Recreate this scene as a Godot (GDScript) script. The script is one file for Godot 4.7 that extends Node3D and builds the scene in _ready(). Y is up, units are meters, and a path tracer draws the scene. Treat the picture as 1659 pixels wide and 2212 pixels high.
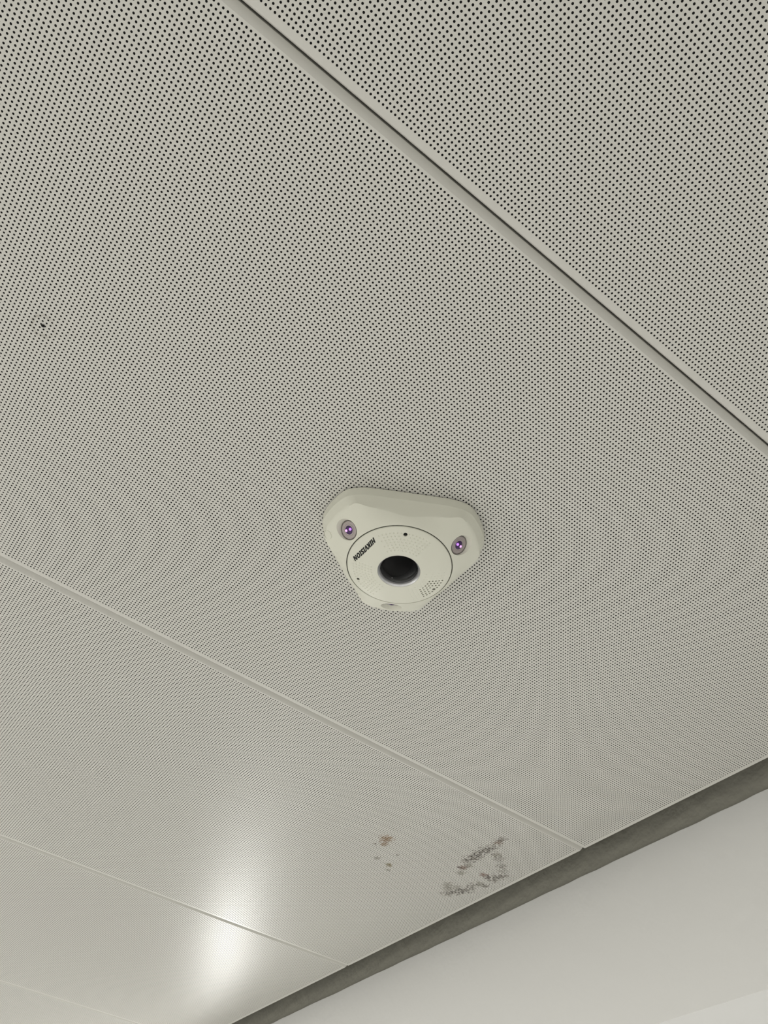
extends Node3D

# World frame: y up, x runs along the panel joints towards the bulkhead, -z along the bulkhead. Metres. The lens of the camera is the origin.
const H := 0.6006            # height of the ceiling's face above the lens
const P := 0.003566          # pitch of the perforation
const HOLE := 0.00090        # radius of one perforation
const THICK := 0.00024        # sheet thickness
const CREST_X := 0.874       # panel edge beside the bulkhead
const JOINT := 0.1313        # first joint that the photograph shows (-z)
const FIELD_N := 164         # rows across a panel
const FIELD_M := 328         # holes along a panel
const TILE := 41
const FLOOR_Y := -1.75

var used := {}
var rng := RandomNumberGenerator.new()


# ---------------------------------------------------------------- helpers
func numbered(called: String) -> String:
	used[called] = used.get(called, 0) + 1
	return called if used[called] == 1 else "%s_%03d" % [called, used[called] - 1]


func add_part(called: String, mesh: Mesh, mat: Material, parent: Node3D, label := "") -> MeshInstance3D:
	var o := MeshInstance3D.new()
	o.name = called
	o.mesh = mesh
	o.material_override = mat
	parent.add_child(o, true)
	if label:
		o.set_meta("label", label)
	return o


func thing(called: String, label: String, category: String, at := Vector3.ZERO, group := "", kind := "") -> Node3D:
	var o := Node3D.new()
	o.name = numbered(called)
	add_child(o, true)
	o.position = at
	tag(o, label, category, group, kind)
	return o


func tag(o: Node3D, label: String, category: String, group := "", kind := "") -> void:
	o.set_meta("label", label)
	o.set_meta("category", category)
	if group:
		o.set_meta("group", group)
	if kind:
		o.set_meta("kind", kind)


func paint(col: Color, rough: float, metal := 0.0) -> StandardMaterial3D:
	var m := StandardMaterial3D.new()
	m.albedo_color = col
	m.roughness = rough
	m.metallic = metal
	m.cull_mode = BaseMaterial3D.CULL_DISABLED
	return m


func noise_relief(m: StandardMaterial3D, freq: float, strength: float, scale: float, seed_no: int) -> void:
	var n := FastNoiseLite.new()
	n.seed = seed_no
	n.frequency = freq
	n.fractal_octaves = 4
	var img := n.get_seamless_image(512, 512)
	img.bump_map_to_normal_map(strength)
	m.normal_enabled = true
	m.normal_texture = ImageTexture.create_from_image(img)
	m.normal_scale = 1.0
	m.uv1_triplanar = true
	m.uv1_world_triplanar = true
	m.uv1_scale = Vector3.ONE * scale


# Faces that turn round so that they look outwards (front faces run clockwise), for a closed list of triangles.
func outward(f: PackedVector3Array) -> PackedVector3Array:
	var vol := 0.0
	for i in range(0, f.size(), 3):
		vol += f[i].dot(f[i + 1].cross(f[i + 2]))
	if vol > 0.0:
		for i in range(0, f.size(), 3):
			var t := f[i + 1]
			f[i + 1] = f[i + 2]
			f[i + 2] = t
	return f


# A mesh with normals that are smooth across edges flatter than ANGLE degrees.
func smooth_mesh(f: PackedVector3Array, angle: float) -> ArrayMesh:
	var limit := cos(deg_to_rad(angle))
	var at := {}
	var normals := PackedVector3Array()
	var keys := []
	for i in range(0, f.size(), 3):
		var n := -(f[i + 1] - f[i]).cross(f[i + 2] - f[i])
		normals.append(n)
		for k in 3:
			var q := Vector3i((f[i + k] * 2.0e6).round())
			keys.append(q)
			if not at.has(q):
				at[q] = PackedInt32Array()
			at[q].append(i / 3)
	var verts := PackedVector3Array()
	var outn := PackedVector3Array()
	for t in normals.size():
		var n: Vector3 = normals[t]
		if n.length() < 1e-14:
			continue
		var u := n.normalized()
		for k in 3:
			var s := Vector3.ZERO
			for j in at[keys[t * 3 + k]]:
				var m: Vector3 = normals[j]
				if m.length() > 1e-14 and m.normalized().dot(u) > limit:
					s += m
			verts.append(f[t * 3 + k])
			outn.append(s.normalized() if s.length() > 1e-16 else u)
	var a := []
	a.resize(Mesh.ARRAY_MAX)
	a[Mesh.ARRAY_VERTEX] = verts
	a[Mesh.ARRAY_NORMAL] = outn
	var mesh := ArrayMesh.new()
	mesh.add_surface_from_arrays(Mesh.PRIMITIVE_TRIANGLES, a)
	return mesh


func quad(f: PackedVector3Array, a: Vector3, b: Vector3, c: Vector3, d: Vector3) -> void:
	f.append_array([a, b, c, a, c, d])


# Point of the security camera: (a, b) across its base in the directions of +x and -z, h down from the ceiling.
func cp(a: float, b: float, h: float) -> Vector3:
	return Vector3(a, -h, -b)


# Lathe about the camera's axis; PROFILE holds (r, h); closed when its ends lie on the axis or meet.
func lathe(profile: PackedVector2Array, steps: int) -> PackedVector3Array:
	var f := PackedVector3Array()
	for i in steps:
		var a0 := TAU * i / steps
		var a1 := TAU * ((i + 1) % steps) / steps
		for j in profile.size() - 1:
			var p := profile[j]
			var q := profile[j + 1]
			var v0 := cp(p.x * cos(a0), p.x * sin(a0), p.y)
			var v1 := cp(p.x * cos(a1), p.x * sin(a1), p.y)
			var w0 := cp(q.x * cos(a0), q.x * sin(a0), q.y)
			var w1 := cp(q.x * cos(a1), q.x * sin(a1), q.y)
			if p.x < 1e-7:
				f.append_array([v0, w1, w0])
			elif q.x < 1e-7:
				f.append_array([v0, v1, w0])
			else:
				quad(f, v0, v1, w1, w0)
	return f


func box_faces(lo: Vector3, hi: Vector3) -> PackedVector3Array:
	var f := PackedVector3Array()
	var c := []
	for i in 8:
		c.append(Vector3(hi.x if i & 1 else lo.x, hi.y if i & 2 else lo.y, hi.z if i & 4 else lo.z))
	quad(f, c[0], c[1], c[3], c[2])
	quad(f, c[4], c[6], c[7], c[5])
	quad(f, c[0], c[4], c[5], c[1])
	quad(f, c[2], c[3], c[7], c[6])
	quad(f, c[0], c[2], c[6], c[4])
	quad(f, c[1], c[5], c[7], c[3])
	return outward(f)


func slab(called: String, lo: Vector3, hi: Vector3, mat: Material, label: String, category: String) -> MeshInstance3D:
	var mid := (lo + hi) / 2.0
	var o := add_part(numbered(called), smooth_mesh(box_faces(lo - mid, hi - mid), 10.0), mat, self)
	o.position = mid
	tag(o, label, category, "", "structure")
	return o


# A boolean, worked out in units of one centimetre: BASE less every list in CUTS.
func cut(base: PackedVector3Array, cuts: Array) -> PackedVector3Array:
	var root := CSGCombiner3D.new()
	root.name = "cutter"
	for i in cuts.size() + 1:
		var src: PackedVector3Array = base if i == 0 else cuts[i - 1]
		var st := SurfaceTool.new()
		st.begin(Mesh.PRIMITIVE_TRIANGLES)
		st.set_smooth_group(-1)
		for v in src:
			st.add_vertex(v * 100.0)
		st.generate_normals()
		var c := CSGMesh3D.new()
		c.name = "solid"
		c.mesh = st.commit()
		if i > 0:
			c.operation = CSGShape3D.OPERATION_SUBTRACTION
		root.add_child(c, true)
	add_child(root)
	await get_tree().process_frame
	var m := root.bake_static_mesh()
	remove_child(root)
	root.free()
	var f := PackedVector3Array()
	for s in m.get_surface_count():
		var a := m.surface_get_arrays(s)
		var v: PackedVector3Array = a[Mesh.ARRAY_VERTEX]
		var ix = a[Mesh.ARRAY_INDEX]
		if ix == null or ix.size() == 0:
			f.append_array(v)
		else:
			for k in ix:
				f.append(v[k])
	for i in f.size():
		f[i] = f[i] / 100.0
	return outward(f)


# Closed cylinder from A to B, or a frustum that ends WIDE.
func rod(a: Vector3, b: Vector3, r: float, steps: int, wide := -1.0) -> PackedVector3Array:
	var d := (b - a).normalized()
	var x := d.cross(Vector3(0.31, 0.87, 0.4)).normalized()
	var y := d.cross(x)
	var f := PackedVector3Array()
	for i in steps:
		var a0 := TAU * i / steps
		var a1 := TAU * ((i + 1) % steps) / steps
		var p := (x * cos(a0) + y * sin(a0)) * r
		var q := (x * cos(a1) + y * sin(a1)) * r
		var s := 1.0 if wide < 0.0 else wide / r
		quad(f, a + p, a + q, b + q * s, b + p * s)
		f.append_array([a, a + q, a + p, b, b + p * s, b + q * s])
	return outward(f)


# Spherical cap cap or full ball about C.
func ball(c: Vector3, r: float, rings: int, steps: int) -> PackedVector3Array:
	var f := PackedVector3Array()
	for j in rings:
		var t0 := PI * j / rings
		var t1 := PI * (j + 1) / rings
		for i in steps:
			var a0 := TAU * i / steps
			var a1 := TAU * ((i + 1) % steps) / steps
			var v := []
			for q in [[t0, a0], [t0, a1], [t1, a1], [t1, a0]]:
				v.append(c + Vector3(sin(q[0]) * cos(q[1]), cos(q[0]), sin(q[0]) * sin(q[1])) * r)
			if j == 0:
				f.append_array([c + Vector3(0, r, 0), v[2], v[3]])
			elif j == rings - 1:
				f.append_array([v[0], v[1], c - Vector3(0, r, 0)])
			else:
				quad(f, v[0], v[1], v[2], v[3])
	return outward(f)


# ---------------------------------------------------------------- perforated panels
# TILE x TILE holes with their sheet between; STAINED asks stain() for the colour that dirt leaves; SHIFT is the tile's place on the ceiling.
func perforation(dirty := false, shift := Vector3.ZERO) -> ArrayMesh:
	var verts := PackedVector3Array()
	var norms := PackedVector3Array()
	var cols := PackedColorArray()
	var index := PackedInt32Array()
	var ring := 12
	var half := P / 2.0
	for iz in TILE:
		for ix in TILE:
			var cx := (ix + 0.5) * P
			var cz := (iz + 0.5) * P
			var b := verts.size()
			for k in ring:
				var a := TAU * k / ring
				verts.append(Vector3(cx + HOLE * cos(a), 0, cz + HOLE * sin(a)))
				norms.append(Vector3.DOWN)
			for k in 4:
				var a := TAU * (k + 0.5) / 4.0
				verts.append(Vector3(cx + half * signf(cos(a)), 0, cz + half * signf(sin(a))))
				norms.append(Vector3.DOWN)
			for y in [0.0, THICK]:
				for k in ring:
					var a := TAU * k / ring
					verts.append(Vector3(cx + HOLE * cos(a), y, cz + HOLE * sin(a)))
					norms.append(Vector3(-cos(a), 0, -sin(a)))
			if dirty:
				for k in range(b, verts.size()):
					cols.append(stain(shift.x + verts[k].x, -(shift.z + verts[k].z), k < b + ring or k >= b + ring + 4))
			for s in 4:
				var corner := b + ring + s
				for k in 3:
					index.append_array([corner, b + s * 3 + k, b + (s * 3 + k + 1) % ring])
				index.append_array([corner, b + (s * 3 + 3) % ring, b + ring + (s + 1) % 4])
			var w := b + ring + 4
			for k in ring:
				var k1 := (k + 1) % ring
				index.append_array([w + k, w + k1, w + ring + k, w + k1, w + ring + k1, w + ring + k])
	# front faces clockwise: turn each triangle to its own normal
	for i in range(0, index.size(), 3):
		var n := (verts[index[i + 1]] - verts[index[i]]).cross(verts[index[i + 2]] - verts[index[i]])
		if n.dot(norms[index[i]]) > 0.0:
			var t := index[i + 1]
			index[i + 1] = index[i + 2]
			index[i + 2] = t
	var a := []
	a.resize(Mesh.ARRAY_MAX)
	a[Mesh.ARRAY_VERTEX] = verts
	a[Mesh.ARRAY_NORMAL] = norms
	a[Mesh.ARRAY_INDEX] = index
	if dirty:
		a[Mesh.ARRAY_COLOR] = cols
	var mesh := ArrayMesh.new()
	mesh.add_surface_from_arrays(Mesh.PRIMITIVE_TRIANGLES, a)
	return mesh


# The pressed tray round the perforated field: plain margin, bevelled edge and upright side. One long edge has a wide soft bevel, the other edges a narrow one.
# Local x from -length to 0, z centred.
func tray() -> ArrayMesh:
	var x1 := -0.005
	var x0 := x1 - FIELD_M * P
	var z1 := FIELD_N * P / 2.0
	var z0 := -z1
	var edge_z := 0.2991
	var narrow := 0.0021
	var wide := 0.0057
	var rings := []
	var add := func(ax0: float, ax1: float, az0: float, az1: float, y: float) -> void:
		rings.append([Vector3(ax0, y, az0), Vector3(ax1, y, az0), Vector3(ax1, y, az1), Vector3(ax0, y, az1)])
	add.call(x0, x1, z0, z1, 0.0)
	var deep := 0.0054
	for k in 13:
		var t := pow(k / 12.0, 1.8)
		var n := narrow * (1.0 - pow(t, 0.8))
		var w := wide * (1.0 - pow(t, 0.95))
		add.call(-1.1902 + n, 0.0021 - n, -edge_z + n, edge_z - w, deep * t)
	add.call(-1.1902 - 0.0001, 0.0022, -edge_z - 0.0001, edge_z + 0.0001, deep + 0.0003)
	add.call(-1.1902 - 0.0001, 0.0022, -edge_z - 0.0001, edge_z + 0.0001, deep + 0.028)
	var f := PackedVector3Array()
	for i in rings.size() - 1:
		for q in 4:
			quad(f, rings[i][q], rings[i + 1][q], rings[i + 1][(q + 1) % 4], rings[i][(q + 1) % 4])
	# look downwards and outwards
	if (f[1] - f[0]).cross(f[2] - f[0]).y < 0.0:
		for i in range(0, f.size(), 3):
			var t := f[i + 1]
			f[i + 1] = f[i + 2]
			f[i + 2] = t
	return smooth_mesh(f, 30.0)


func _ready() -> void:
	rng.seed = 7
	# ---------------- camera, light, exposure
	var cam := Camera3D.new()
	cam.name = "camera"
	add_child(cam)
	cam.transform = Transform3D(Basis(Vector3(0.795579, 0.063633, 0.602499), Vector3(-0.500854, 0.628614, 0.594970), Vector3(-0.340880, -0.775110, 0.531983)).orthonormalized(), Vector3.ZERO)
	cam.fov = rad_to_deg(2.0 * atan(1106.0 / 1694.27))
	cam.near = 0.02
	cam.far = 60.0
	cam.current = true
	var env := Environment.new()
	env.background_mode = Environment.BG_COLOR
	env.background_color = Color.BLACK
	env.ambient_light_source = Environment.AMBIENT_SOURCE_DISABLED
	env.tonemap_mode = Environment.TONE_MAPPER_LINEAR
	env.tonemap_exposure = 1.0
	env.sdfgi_enabled = true
	env.ssao_enabled = true
	env.ssil_enabled = true
	var we := WorldEnvironment.new()
	we.name = "environment"
	we.environment = env
	add_child(we)
	var fill_energy := 5.2
	var pendant_energy := 0.165
	var pendant_at := Vector3(1.02, 0.205, -2.185)

	# ---------------- materials
	var metal := paint(Color(0.834, 0.829, 0.806), 0.375)
	metal.metallic_specular = 0.5
	var stained := metal.duplicate() as StandardMaterial3D
	stained.vertex_color_use_as_albedo = true
	var hole_black := paint(Color(0.03, 0.03, 0.03), 1.0)  # for the sheet added behind the perforations to keep them black and stop light
	var plaster := paint(Color(0.908, 0.908, 0.902), 0.75)
	noise_relief(plaster, 0.03, 0.35, 1.6, 3)
	var white_wall := paint(Color(0.89, 0.895, 0.90), 0.75)
	noise_relief(white_wall, 0.03, 0.35, 1.6, 4)
	var cement := paint(Color(0.65, 0.643, 0.60), 0.95)
	noise_relief(cement, 0.02, 2.5, 3.0, 5)
	var dark_slab := paint(Color(0.25, 0.25, 0.24), 0.95)
	var floor_mat := paint(Color(0.76, 0.76, 0.75), 0.45)
	noise_relief(floor_mat, 0.02, 0.4, 0.8, 6)

	# ---------------- large structure
	build_ceiling(metal, stained, hole_black, dark_slab)
	var top := H + 0.25
	slab("floor", Vector3(-2.4, FLOOR_Y - 0.12, -6.5), Vector3(2.6, FLOOR_Y, 2.5), floor_mat, "pale smooth floor under the whole corridor", "floor")
	slab("wall_left", Vector3(-2.55, FLOOR_Y, -6.5), Vector3(-2.4, top, 2.5), plaster, "white plaster wall on the far left side of the corridor", "wall")
	slab("wall_right", Vector3(2.6, FLOOR_Y, -6.5), Vector3(2.75, top, 2.5), white_wall, "brighter white wall seen below the bulkhead in the bottom right corner", "wall")
	slab("wall_front", Vector3(-2.55, FLOOR_Y, -6.65), Vector3(2.75, top, -6.5), plaster, "white end wall of the corridor beyond the frame", "wall")
	slab("wall_back", Vector3(-2.55, FLOOR_Y, 2.5), Vector3(2.75, top, 2.65), plaster, "white end wall of the corridor behind the viewer", "wall")
	build_bulkhead(plaster, cement)

	# ---------------- lamps
	build_fill_light(Vector3(-0.95, H, -4.2), fill_energy * 0.6, "farthest along the corridor")
	build_fill_light(Vector3(-0.95, H, -2.0), fill_energy * 1.2, "just past the security camera")
	build_fill_light(Vector3(-0.95, H, 1.2), fill_energy * 0.5, "behind the viewer")
	build_fill_light(Vector3(1.85, H - 0.05, -1.6), fill_energy * 0.65, "beyond the bulkhead")  # added, unseen: brightens the wall below the bulkhead
	build_pendant(pendant_at, pendant_energy)

	# ---------------- objects
	build_speck()
	await build_camera()


func build_ceiling(metal: Material, stained: Material, hole_black: Material, dark_slab: Material) -> void:
	var ceiling := thing("ceiling", "suspended ceiling of perforated off-white metal panels with bevelled joints", "ceiling", Vector3(0, H, 0), "", "structure")
	var slab_part := add_part("concrete_slab", smooth_mesh(box_faces(Vector3(-2.55, 0.25, -6.65), Vector3(2.75, 0.4, 2.65)), 10.0), dark_slab, ceiling)
	slab_part.set_meta("kind", "structure")
	# plain boards that close the ceiling round the panels, outside the picture
	var x_end := CREST_X - 0.005 - FIELD_M * P - 0.011
	for q in [[-2.4, -6.5, x_end, 2.5], [x_end, -JOINT + 0.602, 0.884, 2.5], [x_end, -6.5, 0.884, -JOINT - 2.402]]:
		add_part("plain_board", smooth_mesh(box_faces(Vector3(q[0], 0, q[1]), Vector3(q[2], 0.02, q[3])), 10.0), metal, ceiling)
	add_part("plain_board", smooth_mesh(box_faces(Vector3(1.1, -0.05, -6.5), Vector3(2.6, 0.0, 2.5)), 10.0), metal, ceiling)
	var tray_mesh := tray()
	var tile := perforation()
	var side := TILE * P
	var x0 := -0.005 - FIELD_M * P
	var z0 := -FIELD_N * P / 2.0
	var hole_black_mesh := smooth_mesh(box_faces(Vector3(x0, THICK + 0.0001, z0), Vector3(-0.005, THICK + 0.0015, -z0)), 10.0)
	var tilts := [0.0, 0.0, 0.0, 0.0, 0.0]
	for n in 5:
		var panel := add_part("panel", tray_mesh, metal, ceiling)
		var at := Vector3(CREST_X, 0, -(JOINT - 0.3 + 0.6 * n))
		panel.position = at
		panel.rotation.x = deg_to_rad(tilts[n])
		add_part("added_black_backing", hole_black_mesh, hole_black, panel)
		var clean := []
		var marked := []
		for i in 8:
			for j in 4:
				var o := Vector3(x0 + i * side, 0, z0 + j * side)
				# world (u, v) of the tile's middle
				var u := at.x + o.x + side / 2.0
				var v := -(at.z + o.z + side / 2.0)
				var dirty := n == 2 and u > 0.57 and v < 1.04 or n == 1 and absf(u + 0.083) < side / 2.0 + 0.012 and absf(v - 0.437) < side / 2.0 + 0.012
				if dirty:
					marked.append(o)
				else:
					clean.append(o)
		var mm := MultiMesh.new()
		mm.transform_format = MultiMesh.TRANSFORM_3D
		mm.mesh = tile
		mm.instance_count = clean.size()
		for k in clean.size():
			mm.set_instance_transform(k, Transform3D(Basis.IDENTITY, clean[k]))
		var sheet := MultiMeshInstance3D.new()
		sheet.name = "perforated_sheet"
		sheet.multimesh = mm
		sheet.material_override = metal
		sheet.set_meta("kind", "stuff")
		panel.add_child(sheet, true)
		for o in marked:
			var shift: Vector3 = at + o
			var part := add_part("perforated_sheet", perforation(true, shift), stained, panel, "stained stretch of perforated sheet")
			part.position = o
			part.set_meta("kind", "stuff")


var blots := []
var grime: FastNoiseLite


# What dirt leaves of the paint's colour at (u, v) on the ceiling.
func stain(u: float, v: float, at_hole: bool) -> Color:
	if blots.is_empty():
		grime = FastNoiseLite.new()
		grime.seed = 21
		grime.frequency = 160.0
		grime.fractal_octaves = 3
		var rust := Color(0.40, 0.22, 0.07)
		var soot := Color(0.16, 0.12, 0.085)
		var grey := Color(0.45, 0.43, 0.38)
		# u, v, radius, colour, strength: brown splash
		blots = [
			[0.6455, 0.910, 0.011, rust, 0.9], [0.6520, 0.924, 0.008, rust, 0.75], [0.6430, 0.9343, 0.0028, soot, 1.0],
			[0.6864, 0.9376, 0.0035, soot, 1.0], [0.6707, 0.9665, 0.006, grey, 0.8], [0.6966, 0.9702, 0.0065, Color(0.35, 0.28, 0.13), 0.95], [0.706, 0.984, 0.005, grey, 0.7],
			# dark ring of dried damp
			[0.7701, 0.7931, 0.007, soot, 0.8], [0.7717, 0.8038, 0.008, Color(0.30, 0.18, 0.12), 0.8], [0.7760, 0.820, 0.009, soot, 0.7], [0.7746, 0.832, 0.010, soot, 0.8], [0.7720, 0.843, 0.010, soot, 0.8],
			[0.7764, 0.852, 0.010, soot, 0.8], [0.7758, 0.864, 0.011, soot, 0.95], [0.7739, 0.876, 0.009, soot, 0.8], [0.7839, 0.8964, 0.008, Color(0.30, 0.17, 0.12), 0.85], [0.7925, 0.911, 0.008, grey, 0.8], [0.786, 0.885, 0.008, grey, 0.8],
			[0.7950, 0.832, 0.009, grey, 0.8], [0.8057, 0.838, 0.009, soot, 0.55], [0.8223, 0.8515, 0.008, soot, 0.6], [0.833, 0.862, 0.008, soot, 0.5],
			[0.8318, 0.8932, 0.0062, Color(0.10, 0.035, 0.012), 1.0], [0.7800, 0.9005, 0.004, Color(0.12, 0.05, 0.03), 1.0], [0.8223, 0.8913, 0.007, Color(0.30, 0.12, 0.08), 0.85], [0.8436, 0.8923, 0.009, soot, 0.75], [0.8453, 0.875, 0.009, soot, 0.85], [0.8400, 0.884, 0.009, soot, 0.7],
			[0.848, 0.9168, 0.006, soot, 0.9], [0.8339, 0.9307, 0.009, soot, 0.7], [0.8370, 0.918, 0.008, grey, 0.8], [0.8352, 0.9457, 0.010, soot, 0.75], [0.8278, 0.9644, 0.009, soot, 0.9], [0.8310, 0.955, 0.009, soot, 0.8], [0.8215, 0.976, 0.010, soot, 0.8], [0.8126, 0.9652, 0.010, grey, 0.7], [0.8026, 0.9552, 0.010, grey, 0.75], [0.8180, 0.952, 0.009, grey, 0.6],
		]
	var col := Color.WHITE
	var g := grime.get_noise_2d(u, v)
	for b in blots:
		var d: float = Vector2(u - b[0], v - b[1]).length() / b[2]
		if d < 1.6:
			var share: float = clampf((1.05 - d + g * (0.8 if b[3].r > 0.3 else 1.5)) * 1.7, 0.0, 1.0) * b[4] * (1.0 if at_hole else (0.75 if b[3].r > 0.3 else 0.4))
			col = col.lerp(col * b[3], share)
	# scuffed ring round the black speck
	var w := Vector2(u + 0.0825, v - 0.4375)
	var off := absf(w.length() - 0.0098 - g * 0.002)
	if off < 0.0014:
		var part := 0.5 + 0.5 * cos(w.angle() - 2.6)
		col = col.lerp(col * Color(0.5, 0.47, 0.42), (1.0 - off / 0.0014) * (0.25 + 0.65 * part))
	return col


func build_bulkhead(plaster: Material, cement: Material) -> void:
	# bare cement face behind, white board in front whose top edge was cut by hand
	var root := thing("wall_bulkhead", "white plaster bulkhead running along the open edge of the metal ceiling", "bulkhead", Vector3(0.924, H, 0), "", "structure")
	add_part("cement_backing", smooth_mesh(box_faces(Vector3(0.006, -0.16, -6.5), Vector3(0.19, 0.25, 2.5)), 10.0), cement, root, "bare grey cement strip in the shadow gap")
	var f := PackedVector3Array()
	var n := 520
	var z_at := func(i: int) -> float: return 2.5 - 9.0 * i / n
	var grain := FastNoiseLite.new()
	grain.seed = 12
	grain.frequency = 3.0
	grain.fractal_octaves = 4
	var y_top := func(i: int) -> float: return -0.0045 + 0.0016 * grain.get_noise_1d(z_at.call(i) * 4.0) + 0.0004 * z_at.call(i)
	for i in n:
		var za: float = z_at.call(i)
		var zb: float = z_at.call(i + 1)
		var ya: float = y_top.call(i)
		var yb: float = y_top.call(i + 1)
		var lo := -0.222
		var e := 0.0007
		quad(f, Vector3(0, lo, za), Vector3(0, lo, zb), Vector3(0, yb - e, zb), Vector3(0, ya - e, za))
		quad(f, Vector3(0, ya - e, za), Vector3(0, yb - e, zb), Vector3(e, yb, zb), Vector3(e, ya, za))
		quad(f, Vector3(e, ya, za), Vector3(e, yb, zb), Vector3(0.0058, yb, zb), Vector3(0.0058, ya, za))
		quad(f, Vector3(0.0058, ya, za), Vector3(0.0058, yb, zb), Vector3(0.0058, -0.17, zb), Vector3(0.0058, -0.17, za))
		quad(f, Vector3(0.0058, -0.17, za), Vector3(0.0058, -0.17, zb), Vector3(0.19, -0.17, zb), Vector3(0.19, -0.17, za))
		quad(f, Vector3(0.19, -0.17, za), Vector3(0.19, -0.17, zb), Vector3(0.19, lo, zb), Vector3(0.19, lo, za))
		quad(f, Vector3(0.19, lo, za), Vector3(0.19, lo, zb), Vector3(0, lo, zb), Vector3(0, lo, za))
	add_part("plaster_board", smooth_mesh(outward(f), 30.0), plaster, root)


func build_fill_light(at: Vector3, energy: float, where: String) -> void:  # unseen fill lamps, added to light the ceiling by bounce from the floor
	var o := thing("added_fill_light", "square white fill lamp added out of view, the one " + where, "added fill light", at, "added fill lamps out of view")
	var glow := paint(Color(0.95, 0.95, 0.95), 0.6)
	glow.emission_enabled = true
	glow.emission = Color(1.0, 0.99, 0.97)
	glow.emission_energy_multiplier = 2.0
	var s := 0.3
	var frame := PackedVector3Array()
	var e := s + 0.02
	for q in [[-e, -e, e, -s], [-e, s, e, e], [-e, -s, -s, s], [s, -s, e, s]]:
		frame.append_array(box_faces(Vector3(q[0], -0.012, q[1]), Vector3(q[2], 0.0, q[3])))
	add_part("frame", smooth_mesh(frame, 10.0), paint(Color(0.9, 0.9, 0.9), 0.4), o)
	add_part("diffuser", smooth_mesh(box_faces(Vector3(-s, -0.008, -s), Vector3(s, -0.001, s)), 10.0), glow, o)
	var l := AreaLight3D.new()
	l.name = "fill_lamp"
	l.area_size = Vector2(s * 2.0, s * 2.0)
	l.light_color = Color(1.0, 0.99, 0.97)
	l.light_energy = energy
	l.light_specular = 1.0
	l.shadow_enabled = true
	l.rotation_degrees.x = -90.0
	l.position.y = -0.014
	o.add_child(l)


func build_pendant(at: Vector3, energy: float) -> void:
	var o := thing("pendant_lamp", "round white globe lamp hanging under the bulkhead outside the picture", "pendant lamp", at)
	var glow := paint(Color(0.95, 0.95, 0.95), 0.5)
	glow.emission_enabled = true
	glow.emission = Color(1.0, 0.995, 0.98)
	glow.emission_energy_multiplier = 1.0
	add_part("globe", smooth_mesh(ball(Vector3.ZERO, 0.05, 8, 14), 60.0), glow, o)
	var fit := paint(Color(0.2, 0.2, 0.2), 0.4)
	add_part("cap", smooth_mesh(rod(Vector3(0, 0.044, 0), Vector3(0, 0.07, 0), 0.022, 24), 30.0), fit, o)
	var drop := H - 0.222 - at.y
	add_part("stem", smooth_mesh(rod(Vector3(0, 0.07, 0), Vector3(0, drop - 0.01, 0), 0.005, 12), 30.0), fit, o)
	add_part("ceiling_cup", smooth_mesh(rod(Vector3(0, drop - 0.015, 0), Vector3(0, drop, 0), 0.035, 24), 30.0), fit, o)
	var l := OmniLight3D.new()
	l.name = "globe_lamp"
	l.light_color = Color(1.0, 0.995, 0.98)
	l.light_energy = energy
	l.light_size = 0.045
	l.omni_range = 12.0
	l.omni_attenuation = 2.0
	l.shadow_enabled = true
	o.add_child(l)


# ---------------------------------------------------------------- the security camera
const PLATE_R := 0.0513
const EDGE_H := 0.0355
const BULGE := 0.0085
const FLATS := [0.0, 120.0, -120.0]
const LAMPS := [180.0, 60.0, -60.0]


func plate_h(r: float) -> float:
	return EDGE_H + BULGE * (1.0 - pow(r / PLATE_R, 2.0))


func cone_h(r: float) -> float:
	var x := r - 0.0515
	return EDGE_H - 0.50 * x - 2.0 * x * x


# Height of the body's upper face at radius R: round by the plate, drawn towards the three-sided outline RO farther out.
func top_h(r: float, ro: float) -> float:
	return cone_h(r + r * pow(maxf(0.0818 / ro - 1.0, 0.0), 2.0) * smoothstep(0.0515, 0.0695, r) * 4.0)


func smin(a: float, b: float, k: float) -> float:
	var t := clampf(0.5 + 0.5 * (b - a) / k, 0.0, 1.0)
	return lerpf(b, a, t) - k * t * (1.0 - t)


# Radius of the outline at angle TH for a circle of radius C and flats at distance D.
func outline(th: float, c: float, d: float) -> float:
	var r := c
	for a in FLATS:
		var q := cos(th - deg_to_rad(a))
		if q > 0.2:
			r = smin(r, d / q, 0.013)
	return r


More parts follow.
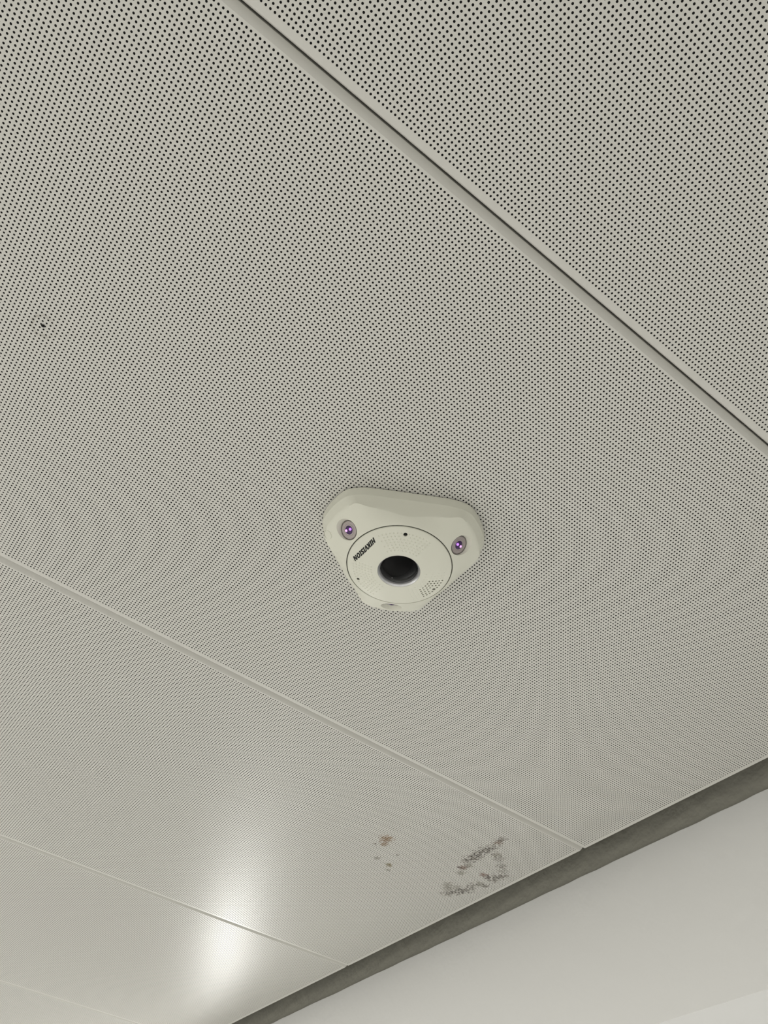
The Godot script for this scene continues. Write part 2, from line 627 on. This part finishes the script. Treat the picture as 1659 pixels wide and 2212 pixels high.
func build_camera() -> void:
	var cream := paint(Color(0.885, 0.885, 0.832), 0.42)
	var grey_glass := paint(Color(0.66, 0.62, 0.61), 0.25)
	grey_glass.clearcoat_enabled = true
	grey_glass.clearcoat = 0.6
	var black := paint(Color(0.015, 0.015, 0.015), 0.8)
	var o := thing("security_camera", "off-white rounded triangular dome camera with a black fisheye lens fixed to the perforated ceiling", "security camera", Vector3(0.3012, H - 0.0012, -0.4325))

	# body: skirt, cone and three leaning facets
	var steps := 288
	var inner := PLATE_R + 0.0010
	var columns := []
	for i in steps:
		var th := TAU * i / steps
		var ro := outline(th, 0.0838, 0.0637)
		var facet := func(r: float) -> float:
			var h := 1.0
			for a in FLATS:
				h = minf(h, 0.0105 + (0.0637 - r * cos(th - deg_to_rad(a))) * 3.6)
			return smin(h, 0.0105 + (0.0832 - r) * 2.2, 0.008)
		var lo := inner
		var hi := ro
		if facet.call(ro) >= top_h(ro, ro):
			lo = ro
		for k in 30:
			var mid := (lo + hi) / 2.0
			if facet.call(mid) > top_h(mid, ro):
				lo = mid
			else:
				hi = mid
		var rf := (lo + hi) / 2.0
		# a small round between cone and side
		var col := [Vector2(0, 0.030), Vector2(inner - 0.0002, 0.030), Vector2(inner, cone_h(inner) - 0.0006), Vector2(inner + 0.0004, cone_h(inner + 0.0004) - 0.0001)]
		for k in 12:
			var r := lerpf(inner + 0.0012, rf, k / 11.0)
			col.append(Vector2(r, top_h(r, ro)))
		for k in 5:
			var t := (k + 1.0) / 5.0
			var r := lerpf(rf, ro + 0.0002, t)
			col.append(Vector2(r, lerpf(top_h(rf, ro), 0.0106, t)))
		col.append(Vector2(ro + 0.0005, 0.0102))
		col.append(Vector2(ro + 0.0012, 0.0))
		col.append(Vector2(0, 0.0))
		columns.append(col)
	var f := PackedVector3Array()
	for i in steps:
		var a0 := TAU * i / steps
		var a1 := TAU * ((i + 1) % steps) / steps
		var c0: Array = columns[i]
		var c1: Array = columns[(i + 1) % steps]
		for j in c0.size() - 1:
			var v0 := cp(c0[j].x * cos(a0), c0[j].x * sin(a0), c0[j].y)
			var v1 := cp(c1[j].x * cos(a1), c1[j].x * sin(a1), c1[j].y)
			var w0 := cp(c0[j + 1].x * cos(a0), c0[j + 1].x * sin(a0), c0[j + 1].y)
			var w1 := cp(c1[j + 1].x * cos(a1), c1[j + 1].x * sin(a1), c1[j + 1].y)
			if j == 0:
				f.append_array([v0, w1, w0])
			elif j == c0.size() - 2:
				f.append_array([v0, v1, w0])
			else:
				quad(f, v0, v1, w1, w0)
	f = outward(f)
	var tilt := deg_to_rad(42.0)
	var cuts := []
	var seats := []
	for a in LAMPS:
		var t := deg_to_rad(a)
		var out := Vector2(cos(t), sin(t))
		var mid := cp(out.x * 0.0612, out.y * 0.0612, 0.0263)
		var axis := cp(out.x * sin(tilt), out.y * sin(tilt), cos(tilt))
		cuts.append(rod(mid, mid + axis * 0.02, 0.0094, 64, 0.0094 + 0.008))
		seats.append([mid, axis, out])
	# shallow round screw cover pressed into the lobe beside the left lamp
	var sc := deg_to_rad(163.0)
	var sr := 0.0755
	var sa := cp(cos(sc) * 0.66, sin(sc) * 0.66, 0.75)
	var sm := cp(cos(sc) * sr, sin(sc) * sr, cone_h(sr))
	cuts.append(rod(sm - sa * 0.0005, sm + sa * 0.01, 0.0048, 32))
	f = await cut(f, cuts)
	var body := add_part("housing", smooth_mesh(f, 33.0), cream, o)
	add_part("screw_cover", smooth_mesh(rod(sm - sa * 0.0009, sm - sa * 0.00005, 0.0044, 32), 30.0), cream, body)

	# infrared windows in their recesses
	var rim_mat := paint(Color(0.40, 0.38, 0.36), 0.35)
	var pupil_mat := paint(Color(0.23, 0.10, 0.33), 0.18)  # purple glow of the infrared light is put into this colour
	var die := paint(Color(0.9, 0.7, 0.95), 0.4)
	die.emission_enabled = true
	die.emission = Color(0.93, 0.62, 1.0)
	die.emission_energy_multiplier = 1.3
	var glint_dim := die.duplicate() as StandardMaterial3D  # purple reflection beside the die, painted as a weak glow
	glint_dim.emission = Color(0.66, 0.36, 0.92)
	glint_dim.emission_energy_multiplier = 0.8
	for n in seats.size():
		var mid: Vector3 = seats[n][0]
		var ax: Vector3 = seats[n][1]
		var w := add_part("infrared_window", smooth_mesh(rod(mid + ax * 0.0001, mid + ax * 0.0010, 0.0090, 48), 30.0), grey_glass, o)
		add_part("window_rim", smooth_mesh(tube_ring(mid + ax * 0.0009, ax, 0.0091, 0.0005), 60.0), rim_mat, w)
		add_part("inner_ring", smooth_mesh(tube_ring(mid + ax * 0.0010, ax, 0.0058, 0.0003), 60.0), grey_glass, w)
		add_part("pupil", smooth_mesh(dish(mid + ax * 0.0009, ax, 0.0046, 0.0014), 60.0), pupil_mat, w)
		if n != 1:
			var inward := (cp(-seats[n][2].x, -seats[n][2].y, 0.0))
			inward = (inward - ax * inward.dot(ax)).normalized()
			var across := ax.cross(inward)
			var near: Array = [[-0.0011, -0.0022], [], [-0.0005, 0.0018]][n]
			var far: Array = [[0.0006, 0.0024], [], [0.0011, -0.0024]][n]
			add_part("die_and_glint", smooth_mesh(ball(mid + ax * 0.0019 + inward * near[0] + across * near[1], 0.0013, 6, 9), 70.0), die, w)
			add_part("die_and_glint", smooth_mesh(ball(mid + ax * 0.0017 + inward * far[0] + across * far[1], 0.0015, 6, 9), 70.0), glint_dim, w)  # not a second die: the reflection, built as a glowing ball

	# cover plate: domed disc with dimples, pierced speaker holes and microphone holes
	var hub := 0.0209
	var wall := 0.0013
	var prof := PackedVector2Array([Vector2(PLATE_R, EDGE_H - wall), Vector2(PLATE_R, EDGE_H - 0.0006), Vector2(PLATE_R - 0.0002, EDGE_H - 0.00015)])
	for k in 13:
		var r := lerpf(PLATE_R - 0.0007, hub + 0.0004, k / 12.0)
		prof.append(Vector2(r, plate_h(r)))
	prof.append(Vector2(hub, plate_h(hub) - 0.0003))
	for k in 13:
		var r := lerpf(hub, PLATE_R, k / 12.0)
		prof.append(Vector2(r, plate_h(r) - wall))
	var plate_f := outward(lathe(prof, 144))
	var dents := PackedVector3Array()
	var drills := PackedVector3Array()
	for s in 3:
		var mid_angle := deg_to_rad(FLATS[s])
		var mic_r := 0.0440
		var mic_size: float = [0.0016, 0.0016, 0.0020][s]
		drills.append_array(rod(cp(mic_r * cos(mid_angle), mic_r * sin(mid_angle), 0.03), cp(mic_r * cos(mid_angle), mic_r * sin(mid_angle), 0.05), mic_size, 20))
		for i in 7:
			var r := 0.0272 + 0.0030 * i
			var gap := 0.0037 / r
			var count := int(floor(deg_to_rad(34.0) / gap))
			for k in range(-count, count + 1):
				var off := (k + (0.5 if i % 2 else 0.0)) * gap
				if absf(off) > deg_to_rad(33.0):
					continue
				var a := mid_angle + off
				var spot := Vector2(r * cos(a), r * sin(a))
				if spot.distance_to(Vector2(mic_r * cos(mid_angle), mic_r * sin(mid_angle))) < mic_size + 0.0014:
					continue
				if s == 0 and r > 0.0325 and absf(off) < deg_to_rad(19.0):
					drills.append_array(rod(cp(spot.x, spot.y, 0.03), cp(spot.x, spot.y, 0.05), 0.00088, 12))
				else:
					var deep: float = 0.0002 if s == 0 else 0.00048
					dents.append_array(ball(cp(spot.x, spot.y, plate_h(r) + 0.0012 - deep), 0.0012, 10, 14))
	plate_f = await cut(plate_f, [drills, dents])
	var plate := add_part("cover_plate", smooth_mesh(plate_f, 24.0), cream, o)
	var shade_sheet := PackedVector2Array()  # black sheet added in place of the shade inside the holes
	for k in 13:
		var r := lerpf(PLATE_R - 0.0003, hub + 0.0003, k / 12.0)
		shade_sheet.append(Vector2(r, plate_h(r) - wall - 0.00005))
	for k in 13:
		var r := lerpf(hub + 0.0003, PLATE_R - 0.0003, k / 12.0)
		shade_sheet.append(Vector2(r, plate_h(r) - wall - 0.0012))
	shade_sheet.append(shade_sheet[0])
	add_part("hole_shade_sheet", smooth_mesh(outward(lathe(shade_sheet, 72)), 30.0), black, plate, "added black sheet that darkens the pierced holes")
	add_part("sensor", smooth_mesh(rod(cp(0.0440, 0, 0.0358), cp(0.0440, 0, plate_h(0.044) - 0.0008), 0.00155, 20), 30.0), paint(Color(0.42, 0.42, 0.38), 0.3), plate, "small grey sensor beside the pierced holes")

	# lettering along the plate's left side
	var text := TextMesh.new()
	var font := SystemFont.new()
	font.font_names = PackedStringArray(["Droid Sans"])
	font.font_weight = 700
	text.font = font
	text.text = "HIKVISION"
	text.font_size = 64
	text.pixel_size = 0.01
	text.depth = 0.02
	text.curve_step = 1.0
	var ta := text.get_mesh_arrays() if text.get_surface_count() == 0 else text.surface_get_arrays(0)
	var tv: PackedVector3Array = ta[Mesh.ARRAY_VERTEX]
	var ti: PackedInt32Array = ta[Mesh.ARRAY_INDEX]
	var box := AABB(tv[0], Vector3.ZERO)
	for v in tv:
		box = box.expand(v)
	var letters := PackedVector3Array()
	var strokes := [PackedVector3Array(), PackedVector3Array(), PackedVector3Array(), PackedVector3Array(), PackedVector3Array()]
	for k in ti:
		var v := tv[k] - box.get_center()
		var x := v.x / box.size.x * 0.0330
		var y := v.y / box.size.y * 0.0045
		x += y * 0.6
		for w in 5:
			var nudge: Vector2 = [Vector2(0.00028, 0), Vector2(-0.00028, 0), Vector2(0, 0.0002), Vector2(0, -0.0002), Vector2.ZERO][w]
			var a := -0.0408 + y + nudge.y
			var b := 0.0024 + x + nudge.x
			strokes[w].append(cp(a, b, plate_h(Vector2(a, b).length()) + (0.00013 + 0.00001 * w if v.z > 0.0 else -0.0002)))
	for w in 5:
		letters.append_array(strokes[w])
	add_part("lettering", smooth_mesh(outward(letters), 30.0), paint(Color(0.02, 0.02, 0.02), 0.6), plate, "black slanted brand lettering")

	# lens: chrome funnel and black glass dome
	var rim := plate_h(hub)
	var chrome := paint(Color(0.93, 0.93, 0.94), 0.25, 0.55)
	var funnel := PackedVector2Array([Vector2(hub - 0.0001, rim - 0.0012), Vector2(hub - 0.0002, rim - 0.0003), Vector2(0.0196, rim - 0.0018), Vector2(0.0185, rim - 0.0037), Vector2(0.0185, rim - 0.0062), Vector2(hub - 0.0001, rim - 0.0062), Vector2(hub - 0.0001, rim - 0.0012)])
	var ring := add_part("lens_ring", smooth_mesh(outward(lathe(funnel, 96)), 40.0), chrome, o)
	ring.set_meta("label", "polished ring round the lens")
	var glass := paint(Color(0.006, 0.006, 0.008), 0.04)
	glass.metallic_specular = 0.25
	var dome := PackedVector2Array()
	var base_h := rim - 0.0036
	var big := 0.0298
	var centre := base_h + 0.0062 - big
	var reach := acos((base_h - centre) / big)
	dome.append(Vector2(0, base_h - 0.002))
	dome.append(Vector2(big * sin(reach), base_h - 0.002))
	for k in 25:
		var t := reach * (1.0 - k / 24.0)
		dome.append(Vector2(big * sin(t) if k < 24 else 0.0, centre + big * cos(t)))
	add_part("fisheye_lens", smooth_mesh(outward(lathe(dome, 96)), 50.0), glass, o, "glossy black glass dome")


# A thin torus about AX.
func tube_ring(c: Vector3, ax: Vector3, r: float, thin: float) -> PackedVector3Array:
	var x := ax.cross(Vector3(0.31, 0.87, 0.4)).normalized()
	var y := ax.cross(x)
	var f := PackedVector3Array()
	for i in 48:
		var v := []
		for q in [[i, 0], [(i + 1) % 48, 0]]:
			var a: float = TAU * q[0] / 48.0
			var d := x * cos(a) + y * sin(a)
			var loop := []
			for k in 10:
				var b := TAU * k / 10.0
				loop.append(c + d * (r + thin * cos(b)) + ax * thin * sin(b))
			v.append(loop)
		for k in 10:
			quad(f, v[0][k], v[1][k], v[1][(k + 1) % 10], v[0][(k + 1) % 10])
	return outward(f)


# A shallow lens of radius R that swells by UP along AX.
func dish(c: Vector3, ax: Vector3, r: float, up: float) -> PackedVector3Array:
	var x := ax.cross(Vector3(0.31, 0.87, 0.4)).normalized()
	var y := ax.cross(x)
	var f := PackedVector3Array()
	for i in 32:
		var a0 := TAU * i / 32.0
		var a1 := TAU * ((i + 1) % 32) / 32.0
		var d0 := x * cos(a0) + y * sin(a0)
		var d1 := x * cos(a1) + y * sin(a1)
		f.append_array([c, c + d1 * r, c + d0 * r])
		for k in 6:
			var p := k / 6.0
			var q := (k + 1) / 6.0
			var hp := up * (1.0 - pow(1.0 - p, 2.0))
			var hq := up * (1.0 - pow(1.0 - q, 2.0))
			var rp := r * (1.0 - p)
			var rq := r * (1.0 - q)
			if k == 5:
				f.append_array([c + d0 * rp + ax * hp, c + d1 * rp + ax * hp, c + ax * hq])
			else:
				quad(f, c + d0 * rp + ax * hp, c + d1 * rp + ax * hp, c + d1 * rq + ax * hq, c + d0 * rq + ax * hq)
	return outward(f)


# Small black lump of dirt that sits between four holes near the left edge.
func build_speck() -> void:
	var f := ball(Vector3.ZERO, 0.0014, 12, 18)
	var n := FastNoiseLite.new()
	n.seed = 5
	n.frequency = 500.0
	for i in f.size():
		var v := f[i]
		var r := 1.0 + 0.28 * n.get_noise_3dv(v)
		f[i] = Vector3(v.x * r * 1.15, maxf(v.y * r * 0.7, -0.001), v.z * r)
	var o := add_part(numbered("dirt_speck"), smooth_mesh(outward(f), 60.0), paint(Color(0.02, 0.018, 0.016), 0.8), self)
	o.position = Vector3(-0.0827, H - 0.0007, -0.4368)
	tag(o, "tiny black speck of dirt stuck on the perforated panel near the left edge", "dirt speck")
